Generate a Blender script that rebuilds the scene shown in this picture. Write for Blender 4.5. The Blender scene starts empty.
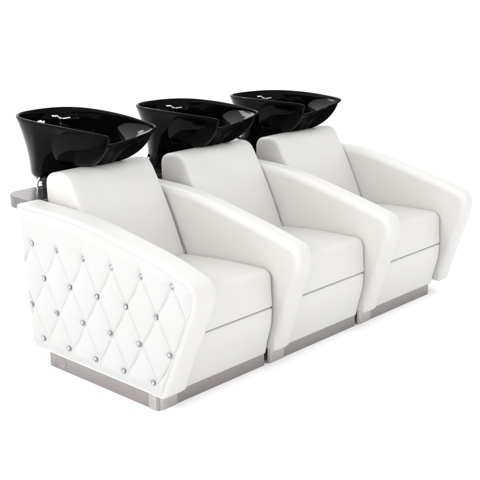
import bpy, math, random
from mathutils import Vector
random.seed(4)
S = bpy.context.scene
COL = S.collection
PI = math.pi

# ------------------------------------------------------------------ materials
def nodes(name):
    m = bpy.data.materials.new(name); m.use_nodes = True
    nt = m.node_tree; b = nt.nodes['Principled BSDF']
    return m, nt, b

def add_bump(nt, b, scale, strength, dist, detail=2.0, kind='noise', stretch=None):
    tc = nt.nodes.new('ShaderNodeTexCoord')
    src = tc.outputs['Object']
    if stretch:
        mp = nt.nodes.new('ShaderNodeMapping'); mp.inputs['Scale'].default_value = stretch
        nt.links.new(src, mp.inputs['Vector']); src = mp.outputs['Vector']
    if kind == 'noise':
        t = nt.nodes.new('ShaderNodeTexNoise'); t.inputs['Detail'].default_value = detail; out = t.outputs['Fac']
    else:
        t = nt.nodes.new('ShaderNodeTexVoronoi'); out = t.outputs['Distance']
    t.inputs['Scale'].default_value = scale
    nt.links.new(src, t.inputs['Vector'])
    bp = nt.nodes.new('ShaderNodeBump'); bp.inputs['Strength'].default_value = strength
    bp.inputs['Distance'].default_value = dist
    nt.links.new(out, bp.inputs['Height'])
    prev = b.inputs['Normal'].links[0].from_socket if b.inputs['Normal'].links else None
    if prev: nt.links.new(prev, bp.inputs['Normal'])
    nt.links.new(bp.outputs['Normal'], b.inputs['Normal'])
    return t, src

def leather(name, col):
    m, nt, b = nodes(name)
    b.inputs['Roughness'].default_value = 0.42
    b.inputs['Specular IOR Level'].default_value = 0.35
    add_bump(nt, b, 7.0, 0.50, 0.010, 2.0)                 # soft unevenness of the padding
    add_bump(nt, b, 420.0, 0.10, 0.0006, kind='voronoi')   # grain
    t = nt.nodes.new('ShaderNodeTexNoise'); t.inputs['Scale'].default_value = 3.5; t.inputs['Detail'].default_value = 5
    tc = nt.nodes.new('ShaderNodeTexCoord'); nt.links.new(tc.outputs['Object'], t.inputs['Vector'])
    r = nt.nodes.new('ShaderNodeValToRGB')
    r.color_ramp.elements[0].position = 0.3; r.color_ramp.elements[1].position = 0.7
    r.color_ramp.elements[0].color = (col[0]*.975, col[1]*.972, col[2]*.962, 1)
    r.color_ramp.elements[1].color = (*col, 1)
    nt.links.new(t.outputs['Fac'], r.inputs['Fac']); nt.links.new(r.outputs['Color'], b.inputs['Base Color'])
    return m

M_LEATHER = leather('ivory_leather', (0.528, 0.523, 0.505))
M_TUFT = leather('key_dimmed_leather', (0.435, 0.435, 0.433))  # panel leather darkened in its colour to offset the stronger light there

def metal(name, col, rough, brushed=None):
    m, nt, b = nodes(name)
    b.inputs['Metallic'].default_value = 1.0
    b.inputs['Base Color'].default_value = (*col, 1)
    b.inputs['Roughness'].default_value = rough
    if brushed:
        t, src = add_bump(nt, b, 30.0, 0.16, 0.0015, 4.0, stretch=brushed)
        r = nt.nodes.new('ShaderNodeValToRGB')
        r.color_ramp.elements[0].position = 0.25; r.color_ramp.elements[1].position = 0.75
        r.color_ramp.elements[0].color = (col[0]*.82, col[1]*.82, col[2]*.82, 1)
        r.color_ramp.elements[1].color = (min(1,col[0]*1.12), min(1,col[1]*1.12), min(1,col[2]*1.12), 1)
        nt.links.new(t.outputs['Fac'], r.inputs['Fac']); nt.links.new(r.outputs['Color'], b.inputs['Base Color'])
    return m

M_STEEL = metal('brushed_steel', (0.310, 0.289, 0.286), 0.22, (1, 1, 40))
M_COVER = metal('polished_corner_steel', (0.46, 0.435, 0.43), 0.13, (1, 1, 30))
M_SHELF = metal('shelf_steel', (0.20, 0.188, 0.188), 0.28, (30, 1, 1))
M_CHROME = metal('chrome', (0.50, 0.50, 0.515), 0.07)
M_RING = metal('button_setting', (0.42, 0.42, 0.425), 0.25)
M_CRYSTAL, nt, b = nodes('crystal_painted_glints')
b.inputs['Base Color'].default_value = (0.42, 0.42, 0.43, 1); b.inputs['Metallic'].default_value = 0.8
b.inputs['Roughness'].default_value = 0.08
v = nt.nodes.new('ShaderNodeTexVoronoi'); v.inputs['Scale'].default_value = 190
tc = nt.nodes.new('ShaderNodeTexCoord'); nt.links.new(tc.outputs['Object'], v.inputs['Vector'])
r = nt.nodes.new('ShaderNodeValToRGB')
r.color_ramp.elements[0].color = (0.05, 0.05, 0.055, 1); r.color_ramp.elements[1].color = (0.95, 0.95, 0.96, 1)  # near-black and near-white cells paint facet glints into the colour
sx = nt.nodes.new('ShaderNodeSeparateColor')
nt.links.new(v.outputs['Color'], sx.inputs['Color'])
nt.links.new(sx.outputs['Red'], r.inputs['Fac']); nt.links.new(r.outputs['Color'], b.inputs['Base Color'])

M_BLACK, nt, b = nodes('black_gloss_ceramic')
b.inputs['Base Color'].default_value = (0.0012, 0.0012, 0.0013, 1)
b.inputs['Roughness'].default_value = 0.055
b.inputs['Specular IOR Level'].default_value = 0.04
add_bump(nt, b, 5.0, 0.12, 0.01)
M_RUBBER, nt, b = nodes('black_rubber')
b.inputs['Base Color'].default_value = (0.012, 0.012, 0.013, 1); b.inputs['Roughness'].default_value = 0.4
add_bump(nt, b, 200, 0.1, 0.001)
M_RED, nt, b = nodes('red_marker'); b.inputs['Base Color'].default_value = (0.22, 0.015, 0.015, 1)
b.inputs['Roughness'].default_value = 0.3
M_FLOOR, nt, b = nodes('white_studio_floor')
b.inputs['Roughness'].default_value = 0.9; b.inputs['Specular IOR Level'].default_value = 0.0
t = nt.nodes.new('ShaderNodeTexNoise'); t.inputs['Scale'].default_value = 1.5
r = nt.nodes.new('ShaderNodeValToRGB')
r.color_ramp.elements[0].color = (0.955, 0.955, 0.955, 1); r.color_ramp.elements[1].color = (0.965, 0.965, 0.965, 1)
nt.links.new(t.outputs['Fac'], r.inputs['Fac']); nt.links.new(r.outputs['Color'], b.inputs['Base Color'])

# ------------------------------------------------------------------ mesh helpers
def link(name, verts, faces, mat, parent=None, smooth=True, mats=None, fm=None):
    me = bpy.data.meshes.new(name); me.from_pydata(verts, [], faces); me.update()
    for p in me.polygons: p.use_smooth = smooth
    for m in (mats or [mat]): me.materials.append(m)
    if fm:
        for i, p in enumerate(me.polygons): p.material_index = fm[i]
    o = bpy.data.objects.new(name, me); COL.objects.link(o)
    if parent: o.parent = parent
    return o

def fillet(corners, step=0.006):
    """closed 2-D outline from corners (a, b, cut); each corner becomes a quadratic arc"""
    n = len(corners); pts = []
    for i in range(n):
        p = Vector(corners[i][:2]); q0 = Vector(corners[i-1][:2]); q1 = Vector(corners[(i+1) % n][:2])
        d = corners[i][2]
        a = p + (q0-p).normalized()*d; c = p + (q1-p).normalized()*d
        k = max(6, int(d*2/step/2))
        for j in range(k+1):
            t = j/k; pts.append(a*(1-t)**2 + p*2*t*(1-t) + c*t*t)
    out = []
    for i in range(len(pts)):
        a = pts[i]; b_ = pts[(i+1) % len(pts)]; L = (b_-a).length
        if L < 1e-6: continue
        k = max(1, int(L/0.02))
        for j in range(k): out.append(a.lerp(b_, j/k))
    return out

def area2(pts):
    return sum(pts[i].x*pts[(i+1) % len(pts)].y-pts[(i+1) % len(pts)].x*pts[i].y for i in range(len(pts)))

def normals2(pts):
    n = len(pts); s = 1 if area2(pts) > 0 else -1; out = []
    for i in range(n):
        t = (pts[(i+1) % n]-pts[i-1]).normalized()
        out.append(Vector((t.y, -t.x))*s)
    return out

def prism(pts, x0, x1, r0, r1, name, mat, parent, bulge0=0.0, bulge1=0.0, cap0=True, small=None, axis='x', caprings=8):
    """outline (y,z) extruded along x with rounded edges; caps swell slightly like padding"""
    nr = normals2(pts); n = len(pts)
    if area2(pts) < 0: pts = pts[::-1]; nr = nr[::-1]
    sc = [1.0]*n
    if small:
        for (a, b_, lim) in small:
            for i, p in enumerate(pts):
                d = (p-Vector((a, b_))).length
                w = min(1, max(0, (d-0.02)/0.06)); w = w*w*(3-2*w)
                sc[i] = min(sc[i], lim+(1-lim)*w)
    rings = []
    cen = sum(pts, Vector((0, 0)))/n
    base0 = [p-nr[i]*r0*sc[i] for i, p in enumerate(pts)]
    base1 = [p-nr[i]*r1*sc[i] for i, p in enumerate(pts)]
    K = 7
    if cap0 and bulge0:
        for j in range(caprings):
            s = (j+0.35)/(caprings); f = 1-(1-s)**1.6
            rings.append((x0-bulge0*(1-f**4), [cen.lerp(q, f) for q in base0]))
    for j in range(K+1):
        a = j/K*PI/2
        rings.append((x0+r0*(1-math.cos(a)), [p-nr[i]*sc[i]*r0*(1-math.sin(a)) for i, p in enumerate(pts)]))
    M_ = max(2, int((x1-x0)/0.04))
    for j in range(1, M_):
        rings.append((x0+r0+(x1-x0-r0-r1)*j/M_, list(pts)))
    for j in range(K, -1, -1):
        a = j/K*PI/2
        rings.append((x1-r1*(1-math.cos(a)), [p-nr[i]*sc[i]*r1*(1-math.sin(a)) for i, p in enumerate(pts)]))
    for j in (range(caprings-1, -1, -1) if bulge1 else ()):
        s = (j+0.35)/caprings; f = 1-(1-s)**1.6
        rings.append((x1+bulge1*(1-f**4), [cen.lerp(q, f) for q in base1]))
    V = []; F = []
    for x, rp in rings:
        for q in rp:
            V.append((x, q.x, q.y) if axis == 'x' else (q.x, q.y, x))
    for k in range(len(rings)-1):
        for i in range(n):
            a = k*n+i; b_ = k*n+(i+1) % n
            F.append((a, b_, b_+n, a+n))
    if cap0: F.append(tuple(range(n-1, -1, -1)))
    L = (len(rings)-1)*n; F.append(tuple(range(L, L+n)))
    if axis == 'x': pass
    o = link(name, V, F, mat, parent)
    for p in o.data.polygons:
        if len(p.vertices) > 8: p.use_smooth = False
    fix_normals(o)
    return o

def fix_normals(o):
    import bmesh
    bm = bmesh.new(); bm.from_mesh(o.data)
    bmesh.ops.recalc_face_normals(bm, faces=bm.faces[:]); bm.to_mesh(o.data); bm.free()

def tube(path, rad, name, mat, parent=None, seg=10, closed=False):
    V = []; F = []; n = len(path); P = [Vector(p) for p in path]
    prev = None
    for i in range(n):
        if closed: t = P[(i+1) % n]-P[i-1]
        else: t = P[min(n-1, i+1)]-P[max(0, i-1)]
        t.normalize()
        if prev is None:
            u = t.cross(Vector((0.31, 0.17, 0.93)));
            if u.length < 1e-3: u = t.cross(Vector((1, 0, 0)))
        else: u = prev - t*prev.dot(t)
        u.normalize(); prev = u; w = t.cross(u)
        rr = rad[i] if isinstance(rad, (list, tuple)) else rad
        for k in range(seg):
            a = 2*PI*k/seg; V.append(P[i]+u*math.cos(a)*rr+w*math.sin(a)*rr)
    m = n if closed else n-1
    for i in range(m):
        for k in range(seg):
            a = i*seg+k; b_ = i*seg+(k+1) % seg; c = ((i+1) % n)*seg+(k+1) % seg; d = ((i+1) % n)*seg+k
            F.append((a, b_, c, d))
    if not closed:
        F.append(tuple(range(seg-1, -1, -1))); F.append(tuple(range((n-1)*seg, n*seg)))
    o = link(name, V, F, mat, parent); fix_normals(o); return o

class MB:
    def __init__(s): s.V = []; s.F = []; s.m = []
    def lathe(s, prof, origin, axis=(0, 0, 1), seg=24, mi=0, ref=(0.2, 1, 0.1)):
        A = Vector(axis).normalized(); U = A.cross(Vector(ref)).normalized(); W = A.cross(U); O = Vector(origin)
        b0 = len(s.V)
        for r, h in prof:
            for k in range(seg):
                a = 2*PI*k/seg; s.V.append(O+A*h+(U*math.cos(a)+W*math.sin(a))*r)
        for j in range(len(prof)-1):
            for k in range(seg):
                a = b0+j*seg+k; b_ = b0+j*seg+(k+1) % seg
                s.F.append((a, b_, b_+seg, a+seg)); s.m.append(mi)
        s.F.append(tuple(range(b0+seg-1, b0-1, -1))); s.m.append(mi)
        L = b0+(len(prof)-1)*seg; s.F.append(tuple(range(L, L+seg))); s.m.append(mi)
    def tube(s, path, rad, seg=12, mi=0, flat=1.0):
        P = [Vector(p) for p in path]; n = len(P); b0 = len(s.V)
        for i in range(n):
            t = (P[min(n-1, i+1)]-P[max(0, i-1)]).normalized()
            u = t.cross(Vector((0, 0, 1)));
            if u.length < 1e-3: u = Vector((1, 0, 0))
            u.normalize(); w = t.cross(u); rr = rad[i] if isinstance(rad, (list, tuple)) else rad
            for k in range(seg):
                a = 2*PI*k/seg; s.V.append(P[i]+u*math.cos(a)*rr+w*math.sin(a)*rr*flat)
        for i in range(n-1):
            for k in range(seg):
                a = b0+i*seg+k; b_ = b0+i*seg+(k+1) % seg; s.F.append((a, b_, b_+seg, a+seg)); s.m.append(mi)
        s.F.append(tuple(range(b0+seg-1, b0-1, -1))); s.m.append(mi)
        L = b0+(n-1)*seg; s.F.append(tuple(range(L, L+seg))); s.m.append(mi)
    def build(s, name, mats, parent=None, smooth=True):
        o = link(name, s.V, s.F, None, parent, smooth, mats=mats, fm=s.m); fix_normals(o); return o

# ------------------------------------------------------------------ outlines (y back, z up; metres)
ARM_PLAIN = [(.829, .072, .020), (.915, .752, .035), (.50, .747, .16), (0.0, .643, .10), (-.176, .597, .042), (-.190, .512, .038), (-.048, .071, .022)]
ARM = [(.829, .072, .016), (.915, .752, .028), (.47, .751, .20), (-.05, .664, .13), (-.241, .606, .052), (-.243, .520, .030), (-.050, .071, .020)]
SEAT = [(.56, .300, .02), (.56, .436, .02), (.24, .470, .14), (-.040, .478, .050), (-.050, .300, .014)]
LOWER = [(.80, .074, .02), (.80, .2985, .02), (-.052, .2985, .014), (-.049, .222, .03), (-.006, .060, .008)]
BACK = [(.504, .432, .02), (.614, .668, .12), (.750, .890, .055), (.905, .868, .06), (.885, .44, .02)]

def tufted_panel(parent):
    """side panel of the first armrest: padded leather drawn in by buttons on a diamond grid"""
    out = fillet(ARM); nr = normals2(out)
    ins = [p-nr[i]*.0105 for i, p in enumerate(out)]
    n = len(ins)
    def span(y):
        zs = []
        for i in range(n):
            a = ins[i]; b_ = ins[(i+1) % n]
            if (a.x-y)*(b_.x-y) <= 0 and abs(a.x-b_.x) > 1e-9:
                t = (y-a.x)/(b_.x-a.x); zs.append(a.y+(b_.y-a.y)*t)
        return (min(zs), max(zs)) if zs else (0, 0)
    y0 = min(p.x for p in ins)+1e-4; y1 = max(p.x for p in ins)-1e-4
    NY, NZ = 420, 260
    def height(y, z, e):
        q = (z-0.582)/0.149; qc = min(0.0, max(-3.0, q))
        yy = y+0.010*math.sin(PI*(q-math.floor(q)))*(1 if -3 < q < 0 else 0)
        p = (yy-0.0765)/0.1845
        m = p+qc/2; nn = p-qc/2
        a = abs(math.sin(PI*m)); c = abs(math.sin(PI*nn))
        puff = (a*c)**0.55
        out_ = min(1.0, max(0.0, q, -3.0-q)/.55)          # the folds die out towards the border
        puff += (1-puff)*out_*.8
        dm = abs(m-round(m))*0.125; dn = abs(nn-round(nn))*0.125
        crease = math.exp(-(dm/.0032)**2)+math.exp(-(dn/.0032)**2)
        crease *= 1-out_
        vis = 0.35+0.65*min(1, max(0, (0.80-y)/0.5))
        fade = min(1, e/.05); fade = fade*fade*(3-2*fade)
        return fade*(0.0115*puff-0.0024*crease*vis)+0.003*fade
    BT = []
    for j, zz in enumerate((.582, .430, .284, .135)):
        for i in range(6 if j % 2 == 0 else 5):
            if j % 2 == 0: y = (-.108+.1845*i)+(0.0 if j == 0 else .016)
            else: y = (-.012 if j == 1 else .008)+.1855*i
            BT.append((y, zz))
    BT = [(y-(.012 if (z == .582 and y > .7) else 0), z) for y, z in BT]
    V = []; F = []
    for i in range(NY+1):
        u = i/NY; y = y0+(y1-y0)*(0.5-0.5*math.cos(PI*u))*0.25+(y1-y0)*u*0.75
        zb, zt = span(y)
        for k in range(NZ+1):
            z = zb+(zt-zb)*k/NZ
            e = min(z-zb, zt-z, (y-y0)*1.0+.0, (y1-y)*1.0)
            h = height(y, z, max(0, e))
            for (by, bz) in BT:
                d2 = (y-by)**2+(z-bz)**2
                if d2 < .0036: h -= 0.0075*math.exp(-d2/.00035)
            V.append((0.0004-h, y, z))
    for i in range(NY):
        for k in range(NZ):
            a = i*(NZ+1)+k; F.append((a, a+1, a+NZ+2, a+NZ+1))
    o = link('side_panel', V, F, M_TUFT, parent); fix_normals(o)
    # back it so that it is never see-through
    src = None
    for (y, z) in BT:
        mb = MB()
        x = 0.0004-height(y, z, .05)+0.0050
        mb.lathe([(.0086, 0), (.0092, .0025), (.0088, .0048), (.0076, .0058), (.0068, .0050)], (0, 0, 0), (-1, 0, 0), 24, 0)
        mb.lathe([(.0068, .0040), (.0064, .0062), (.0040, .0086), (.0018, .0092)], (0, 0, 0), (-1, 0, 0), 8, 1)
        if src is None:
            src = mb.build('crystal_button', [M_RING, M_CRYSTAL], parent, smooth=False); c = src
        else:
            c = src.copy(); COL.objects.link(c); c.parent = parent
        c.scale = (1.22, 1.22, 1.22); c.location = (x-.001, y, z); c.rotation_euler = (random.uniform(0, 6.28), 0, 0)
    # piping along top, nose and front edge
    i0 = min(range(n), key=lambda i: (out[i]-Vector((.905, .74))).length)
    i1 = min(range(n), key=lambda i: (out[i]-Vector((-.040, .075))).length)
    st = 1 if ((i1-i0) % n) < ((i0-i1) % n) else -1
    # walk through the nose
    path = []; i = i0
    nose = min(range(n), key=lambda i: (out[i]-Vector((-.235, .57))).length)
    seq = []
    for s in (1, -1):
        q = []; i = i0
        while i != i1: q.append(i); i = (i+s) % n
        if nose in q: seq = q
    path = [(0.0005, ins[i].x, ins[i].y) for i in seq]
    tube(path, .0042, 'piping', M_LEATHER, parent, 10)

def make_arm(x0, x1, tufted, parent):
    pts = fillet(ARM if tufted else ARM_PLAIN)
    sm = [(.829, .072, .4), (-.045, .075, .45), (.915, .752, .75)]
    if tufted:
        o = prism(pts, x0, x1, .010, .036, 'armrest', M_LEATHER, parent, -.04, .002, small=sm)
        tufted_panel(o)
    else:
        o = prism(pts, x0, x1, .034, .034, 'armrest', M_LEATHER, parent, 0, 0, small=sm)
    return o

# ------------------------------------------------------------------ basin
def catmull(P, per=8, closed=True):
    n = len(P); out = []
    for i in range(n if closed else n-1):
        p0, p1, p2, p3 = P[i-1], P[i], P[(i+1) % n], P[(i+2) % n]
        for j in range(per):
            t = j/per
            out.append(0.5*((2*p1)+(p2-p0)*t+(2*p0-5*p1+4*p2-p3)*t*t+(3*p1-p0-3*p2+p3)*t**3))
    return out

CX = 0.435
def basin(parent):
    half = [(0, 1.305, 1.086), (.09, 1.292, 1.086), (.160, 1.245, 1.086), (.203, 1.165, 1.085), (.220, 1.06, 1.083), (.222, .95, 1.080),
            (.212, .83, 1.075), (.194, .72, 1.069), (.176, .63, 1.063), (.160, .585, 1.058), (.140, .578, 1.048), (.120, .600, 1.030), (.095, .650, 1.008), (.055, .690, .990)]
    low = (0, .702, .984)
    P = [Vector((x, y, z)) for x, y, z in half]+[Vector(low)]+[Vector((-x, y, z)) for x, y, z in half[:0:-1]]
    R = catmull(P, 8); n = len(R)
    cen = Vector((0, .98, 0))
    rings = []
    def ring(fn): rings.append([fn(i, R[i]) for i in range(n)])
    def bases(i, cy, sx, sy, z):
        d = Vector((R[i].x/.222, (R[i].y-.985)/(.40 if R[i].y < .985 else .32))).normalized()
        return Vector((d.x*sx, cy+d.y*sy, z))
    # outer shell, bottom to rim
    B0 = [bases(i, 1.106, .158, .151, .782) for i in range(n)]
    BM = [bases(i, .995, .128 if R[i].y < .62 else .128+.080*min(1, (R[i].y-.62)/.42), (.238+.034*min(1, abs(R[i].x)/.13) if R[i].y < .985 else .292), .96) for i in range(n)]
    for f in (0.05, .5, .85): rings.append([Vector((0, 1.112, .774)).lerp(Vector((b.x, b.y, .774)), f) for b in B0])
    NS = 22
    for k in range(NS, 0, -1):
        s = k/NS
        def f(i, p, s=s):
            b_ = B0[i]; m_ = BM[i]; t = .42
            l0 = (s-t)*(s-1)/t; l1 = s*(s-1)/(t*(t-1)); l2 = s*(s-t)/(1-t)
            q = Vector((p.x*l0+m_.x*l1+b_.x*l2, p.y*l0+m_.y*l1+b_.y*l2, p.z+(b_.z-p.z)*s))
            if s > .86:   # round the foot
                w = (s-.86)/.14; c = Vector((0, 1.112, q.z)); q = q.lerp(c, .16*w*w*w); 
            return q
        ring(f)
    # rounded lip
    def inward(p):
        d = Vector((cen.x-p.x, cen.y-p.y, 0)); return d.normalized()
    T = .017
    for k in range(7):
        a = PI*k/6
        ring(lambda i, p, a=a: p+inward(p)*(T/2*(1-math.cos(a)))+Vector((0, 0, math.sin(a)*T*.45)))
    B1 = [bases(i, 1.02, .115, .165, .872) for i in range(n)]
    for k in range(1, 19):
        s = k/18
        def g(i, p, s=s):
            q = p+inward(p)*T; b_ = B1[i]; h = s**1.5; v = math.sin(s*PI/2)**1.0
            return Vector((q.x+(b_.x-q.x)*h, q.y+(b_.y-q.y)*h, q.z+(b_.z-q.z)*v))
        ring(g)
    for f in (.7, .35, .06): rings.append([Vector((0, 1.02, .866)).lerp(Vector((b.x, b.y, .866)), f) for b in B1])
    V = [(q.x, q.y-.98, q.z-1.0) for rg in rings for q in rg]; F = []
    for k in range(len(rings)-1):
        for i in range(n):
            a = k*n+i; b_ = k*n+(i+1) % n; F.append((a, b_, b_+n, a+n))
    F.append(tuple(range(n-1, -1, -1))); L = (len(rings)-1)*n; F.append(tuple(range(L, L+n)))
    o = link('basin', V, F, M_BLACK, parent); fix_normals(o)
    # tap on a ledge at the back of the bowl
    def sub(m, name, mats):
        m.V = [Vector(v)-Vector((CX, .98, 1.0)) for v in m.V]; return m.build(name, mats, o)
    m = MB(); fx, fy = CX+.062, 1.190
    m.lathe([(.022, .955), (.022, .985), (.015, .992), (.014, 1.034), (.018, 1.040), (.018, 1.052), (.010, 1.057)], (fx, fy, 0))
    m.tube([(fx+.002, fy, 1.054), (fx-.012, fy+.006, 1.063), (fx-.040, fy+.014, 1.064)], [.012, .020, .018], flat=.35)
    m.tube([(fx+.005, fy, 1.047), (fx+.025, fy-.01, 1.048), (fx+.052, fy-.02, 1.050)], [.009, .009, .008], flat=.5)
    sub(m, 'tap', [M_CHROME])
    m = MB(); m.lathe([(.0035, 0), (.0035, .003), (.002, .004)], (fx+.001, fy-.0135, 1.026), (-.6, -1, .2)); sub(m, 'hot_water_marker', [M_RED])
    m = MB()
    m.lathe([(.020, .950), (.018, .960), (.012, .968), (.012, 1.028), (.021, 1.032), (.023, 1.046), (.019, 1.053), (.015, 1.054), (.013, 1.044)], (CX-.052, 1.19, 0))
    sub(m, 'hand_shower_holder', [M_CHROME])
    m = MB(); m.tube([(CX-.09, 1.17, .955), (CX-.04, 1.195, .953), (CX+.03, 1.195, .953), (CX+.09, 1.17, .955)], [.02, .04, .04, .02], flat=.25)
    sub(m, 'tap_ledge', [M_BLACK])
    m = MB(); m.lathe([(.026, .862), (.026, .8665), (.020, .8695), (.008, .868)], (CX, 1.02, 0)); sub(m, 'drain', [M_CHROME])
    return o

# ------------------------------------------------------------------ one chair of the row
def chair(X, label, tufted, last, BK, BS):
    root = bpy.data.objects.new('shampoo_chair', None); COL.objects.link(root)
    root.location = (0, 0, 0)
    root['label'] = label; root['category'] = 'salon chair'
    root['group'] = 'joined shampoo chairs with black basins'
    make_arm(0, .140 if tufted else .115, tufted, root)
    if last: make_arm(.697, .697+.098, False, root)
    w1 = .693
    prism(fillet(SEAT), .095, w1, .02, .022, 'seat_cushion', M_LEATHER, root, 0, 0, small=[(-.05, .30, .5)])
    prism(fillet(LOWER), .090, w1-.001, .01, .020, 'front_panel', M_LEATHER, root, 0, 0, small=[(-.006, .06, .4)])
    prism([p+Vector((BK[0], BK[1])) for p in fillet(BACK)], .158+BK[2], .691+BK[2]*.6, .024, .026, 'backrest', M_LEATHER, root, .006, .004)
    # plinth and its wrapped corner
    pe = .686 if not last else .668
    pl = prism(fillet([(.014, .000, .010), (pe, .000, .001), (pe, .735, .003), (.014, .735, .003)]), 0.0, .078, .0008, .0008, 'plinth', M_STEEL, root, axis='z', caprings=2)
    corner(pl)
    if tufted:
        m = MB(); m.lathe([(.024, 0), (.024, .0012), (.0225, .0020), (.021, .0012), (.010, .0012)], (.0142, .640, .040), (-1, 0, 0), 40)
        m.build('round_cap', [M_STEEL], pl)
        m = MB(); m.tube([(.0135, .694, .001), (.0135, .694, .076)], .0012, 6); m.build('seam_strip', [M_COVER], pl)
    sh = prism(fillet([(.074, .885, .01), (.62, .885, .01), (.62, 1.12, .07), (.074, 1.12, .10)]), .692, .749, .003, .003, 'rear_shelf', M_SHELF, root, axis='z', caprings=3)
    bo = basin(root)
    bo.location = (BS[0], .98+BS[1], 1.0+BS[2]); bo.rotation_euler = (BS[3], 0, BS[4]); bo.scale = (BS[5],)*3
    # water hose and drain pipe under the basin
    tube([(.262, 1.06, .812), (.246, 1.06, .800), (.233, 1.058, .785), (.227, 1.055, .768), (.228, 1.05, .745), (.236, 1.045, .722), (.242, 1.042, .700)], .0068, 'water_hose', M_CHROME, root, 14)
    prof = [(.020, .74)]
    z = .745
    while z < .81: prof += [(.026, z), (.026, z+.005), (.020, z+.008), (.020, z+.010)]; z += .013
    m = MB(); m.lathe(prof, (.278, 1.045, 0)); m.build('drain_pipe', [M_RUBBER], root)
    root.location = (X, 0, 0)
    return root

def corner(parent):
    """thin steel wrap round the front corner of the plinth"""
    path = []
    r = .030; x0 = .0105; y0 = -.0040
    path.append((x0, .055)); path.append((x0, y0+r))
    for k in range(1, 12):
        a = PI/2*k/12; path.append((x0+r-r*math.cos(a), y0+r-r*math.sin(a)))
    path.append((x0+r, y0)); path.append((.122, y0))
    V = []; F = []; n = len(path)
    for i, (x, y) in enumerate(path):
        a = Vector(path[max(0, i-1)]); b_ = Vector(path[min(n-1, i+1)]); t = (b_-a).normalized(); nn = Vector((-t.y, t.x))  # inward
        if nn.dot(Vector((.08, .05))-Vector((x, y))) < 0: nn = -nn
        for (d, z) in ((0, .0008), (0, .0865), (.003, .0865), (.003, .0008)):
            V.append((x+nn.x*d, y+nn.y*d, z))
    for i in range(n-1):
        for k in range(4):
            F.append((i*4+k, i*4+(k+1) % 4, (i+1)*4+(k+1) % 4, (i+1)*4+k))
    F.append((3, 2, 1, 0)); F.append(tuple((n-1)*4+k for k in range(4)))
    o = link('corner_cover', V, F, M_COVER, parent)
    fix_normals(o)
    md = o.modifiers.new('split', 'EDGE_SPLIT'); md.split_angle = math.radians(40)
    return o

chair(0.0, 'white shampoo chair nearest the camera with crystal buttons on its tufted outer side', True, False, (0, 0, 0), (CX, .015, -.004, -.010, .006, 1.0))
chair(0.70, 'white shampoo chair with plain arm and black basin in the middle of the row', False, False, (-.028, -.012, .004), (CX+.0517, .0075, -.0317, -.0423, -.0602, .9604))
chair(1.395, 'white shampoo chair at the far right end, the only one with its right armrest showing', False, True, (-.048, -.024, .012), (CX+.0635, -.0098, -.050, -.0748, -.1411, .9451))

# flat caps of prisms: keep sharp rims crisp
for o in bpy.data.objects:
    if o.type == 'MESH' and o.name.split('.')[0] in ('plinth', 'rear_shelf', 'tap', 'drain_pipe', 'hand_shower_holder', 'round_cap'):
        md = o.modifiers.new('split', 'EDGE_SPLIT'); md.split_angle = math.radians(50)

# ------------------------------------------------------------------ floor
fl = link('floor', [(-60, -60, 0), (60, -60, 0), (60, 60, 0), (-60, 60, 0)], [(0, 1, 2, 3)], M_FLOOR)
fl['kind'] = 'structure'

# ------------------------------------------------------------------ light
W = bpy.data.worlds.new('World'); S.world = W; W.use_nodes = True
nt = W.node_tree; bg = nt.nodes['Background']
tc = nt.nodes.new('ShaderNodeTexCoord'); sp = nt.nodes.new('ShaderNodeSeparateXYZ')
nt.links.new(tc.outputs['Generated'], sp.inputs[0])
r = nt.nodes.new('ShaderNodeValToRGB')
e = r.color_ramp.elements
e[0].position = 0.0; e[0].color = (1, 1, 1, 1)
e[1].position = 1.0; e[1].color = (.90, .90, .905, 1)
k = e.new(.35); k.color = (.95, .95, .95, 1)
nt.links.new(sp.outputs['Z'], r.inputs['Fac']); mr = nt.nodes.new('ShaderNodeMapRange')       # extra world light from the left, added to lift the armrest sides
mr.inputs['From Min'].default_value = -1; mr.inputs['From Max'].default_value = 1
mr.inputs['To Min'].default_value = 1.36; mr.inputs['To Max'].default_value = .76
dv = nt.nodes.new('ShaderNodeVectorMath'); dv.operation = 'DOT_PRODUCT'; dv.inputs[1].default_value = (.97, -.18, 0)
nt.links.new(tc.outputs['Generated'], dv.inputs[0]); nt.links.new(dv.outputs['Value'], mr.inputs['Value'])
vm = nt.nodes.new('ShaderNodeVectorMath'); vm.operation = 'SCALE'
nt.links.new(r.outputs['Color'], vm.inputs[0]); nt.links.new(mr.outputs['Result'], vm.inputs['Scale'])
nt.links.new(vm.outputs['Vector'], bg.inputs['Color'])
bg.inputs['Strength'].default_value = 1.70

def softbox(name, loc, target, sx, sy, power):
    l = bpy.data.lights.new(name, 'AREA'); l.shape = 'RECTANGLE'; l.size = sx; l.size_y = sy; l.energy = power
    o = bpy.data.objects.new(name, l); COL.objects.link(o); o.location = loc
    o.rotation_euler = (Vector(target)-Vector(loc)).to_track_quat('-Z', 'Y').to_euler()
    return o
softbox('key_softbox', (-4.2, .9, 3.8), (.8, .2, .5), 1.6, .8, 90)
softbox('back_strip', (2.2, 4.6, 3.4), (1.0, .6, 1.0), 2.4, .30, 28)

# ------------------------------------------------------------------ camera
cd = bpy.data.cameras.new('Camera'); cam = bpy.data.objects.new('Camera', cd); COL.objects.link(cam)
cam.location = (-2.769, -3.034, 1.949)
cam.rotation_euler = (math.radians(90-16.25), 0, math.radians(-47.31))
cd.sensor_width = 36; cd.lens = 1064/480*36; cd.clip_end = 500
S.camera = cam
S.render.resolution_x = 1024; S.render.resolution_y = 1024
S.view_settings.view_transform = 'Standard'; S.view_settings.look = 'None'
S.view_settings.exposure = 0; S.view_settings.gamma = 1
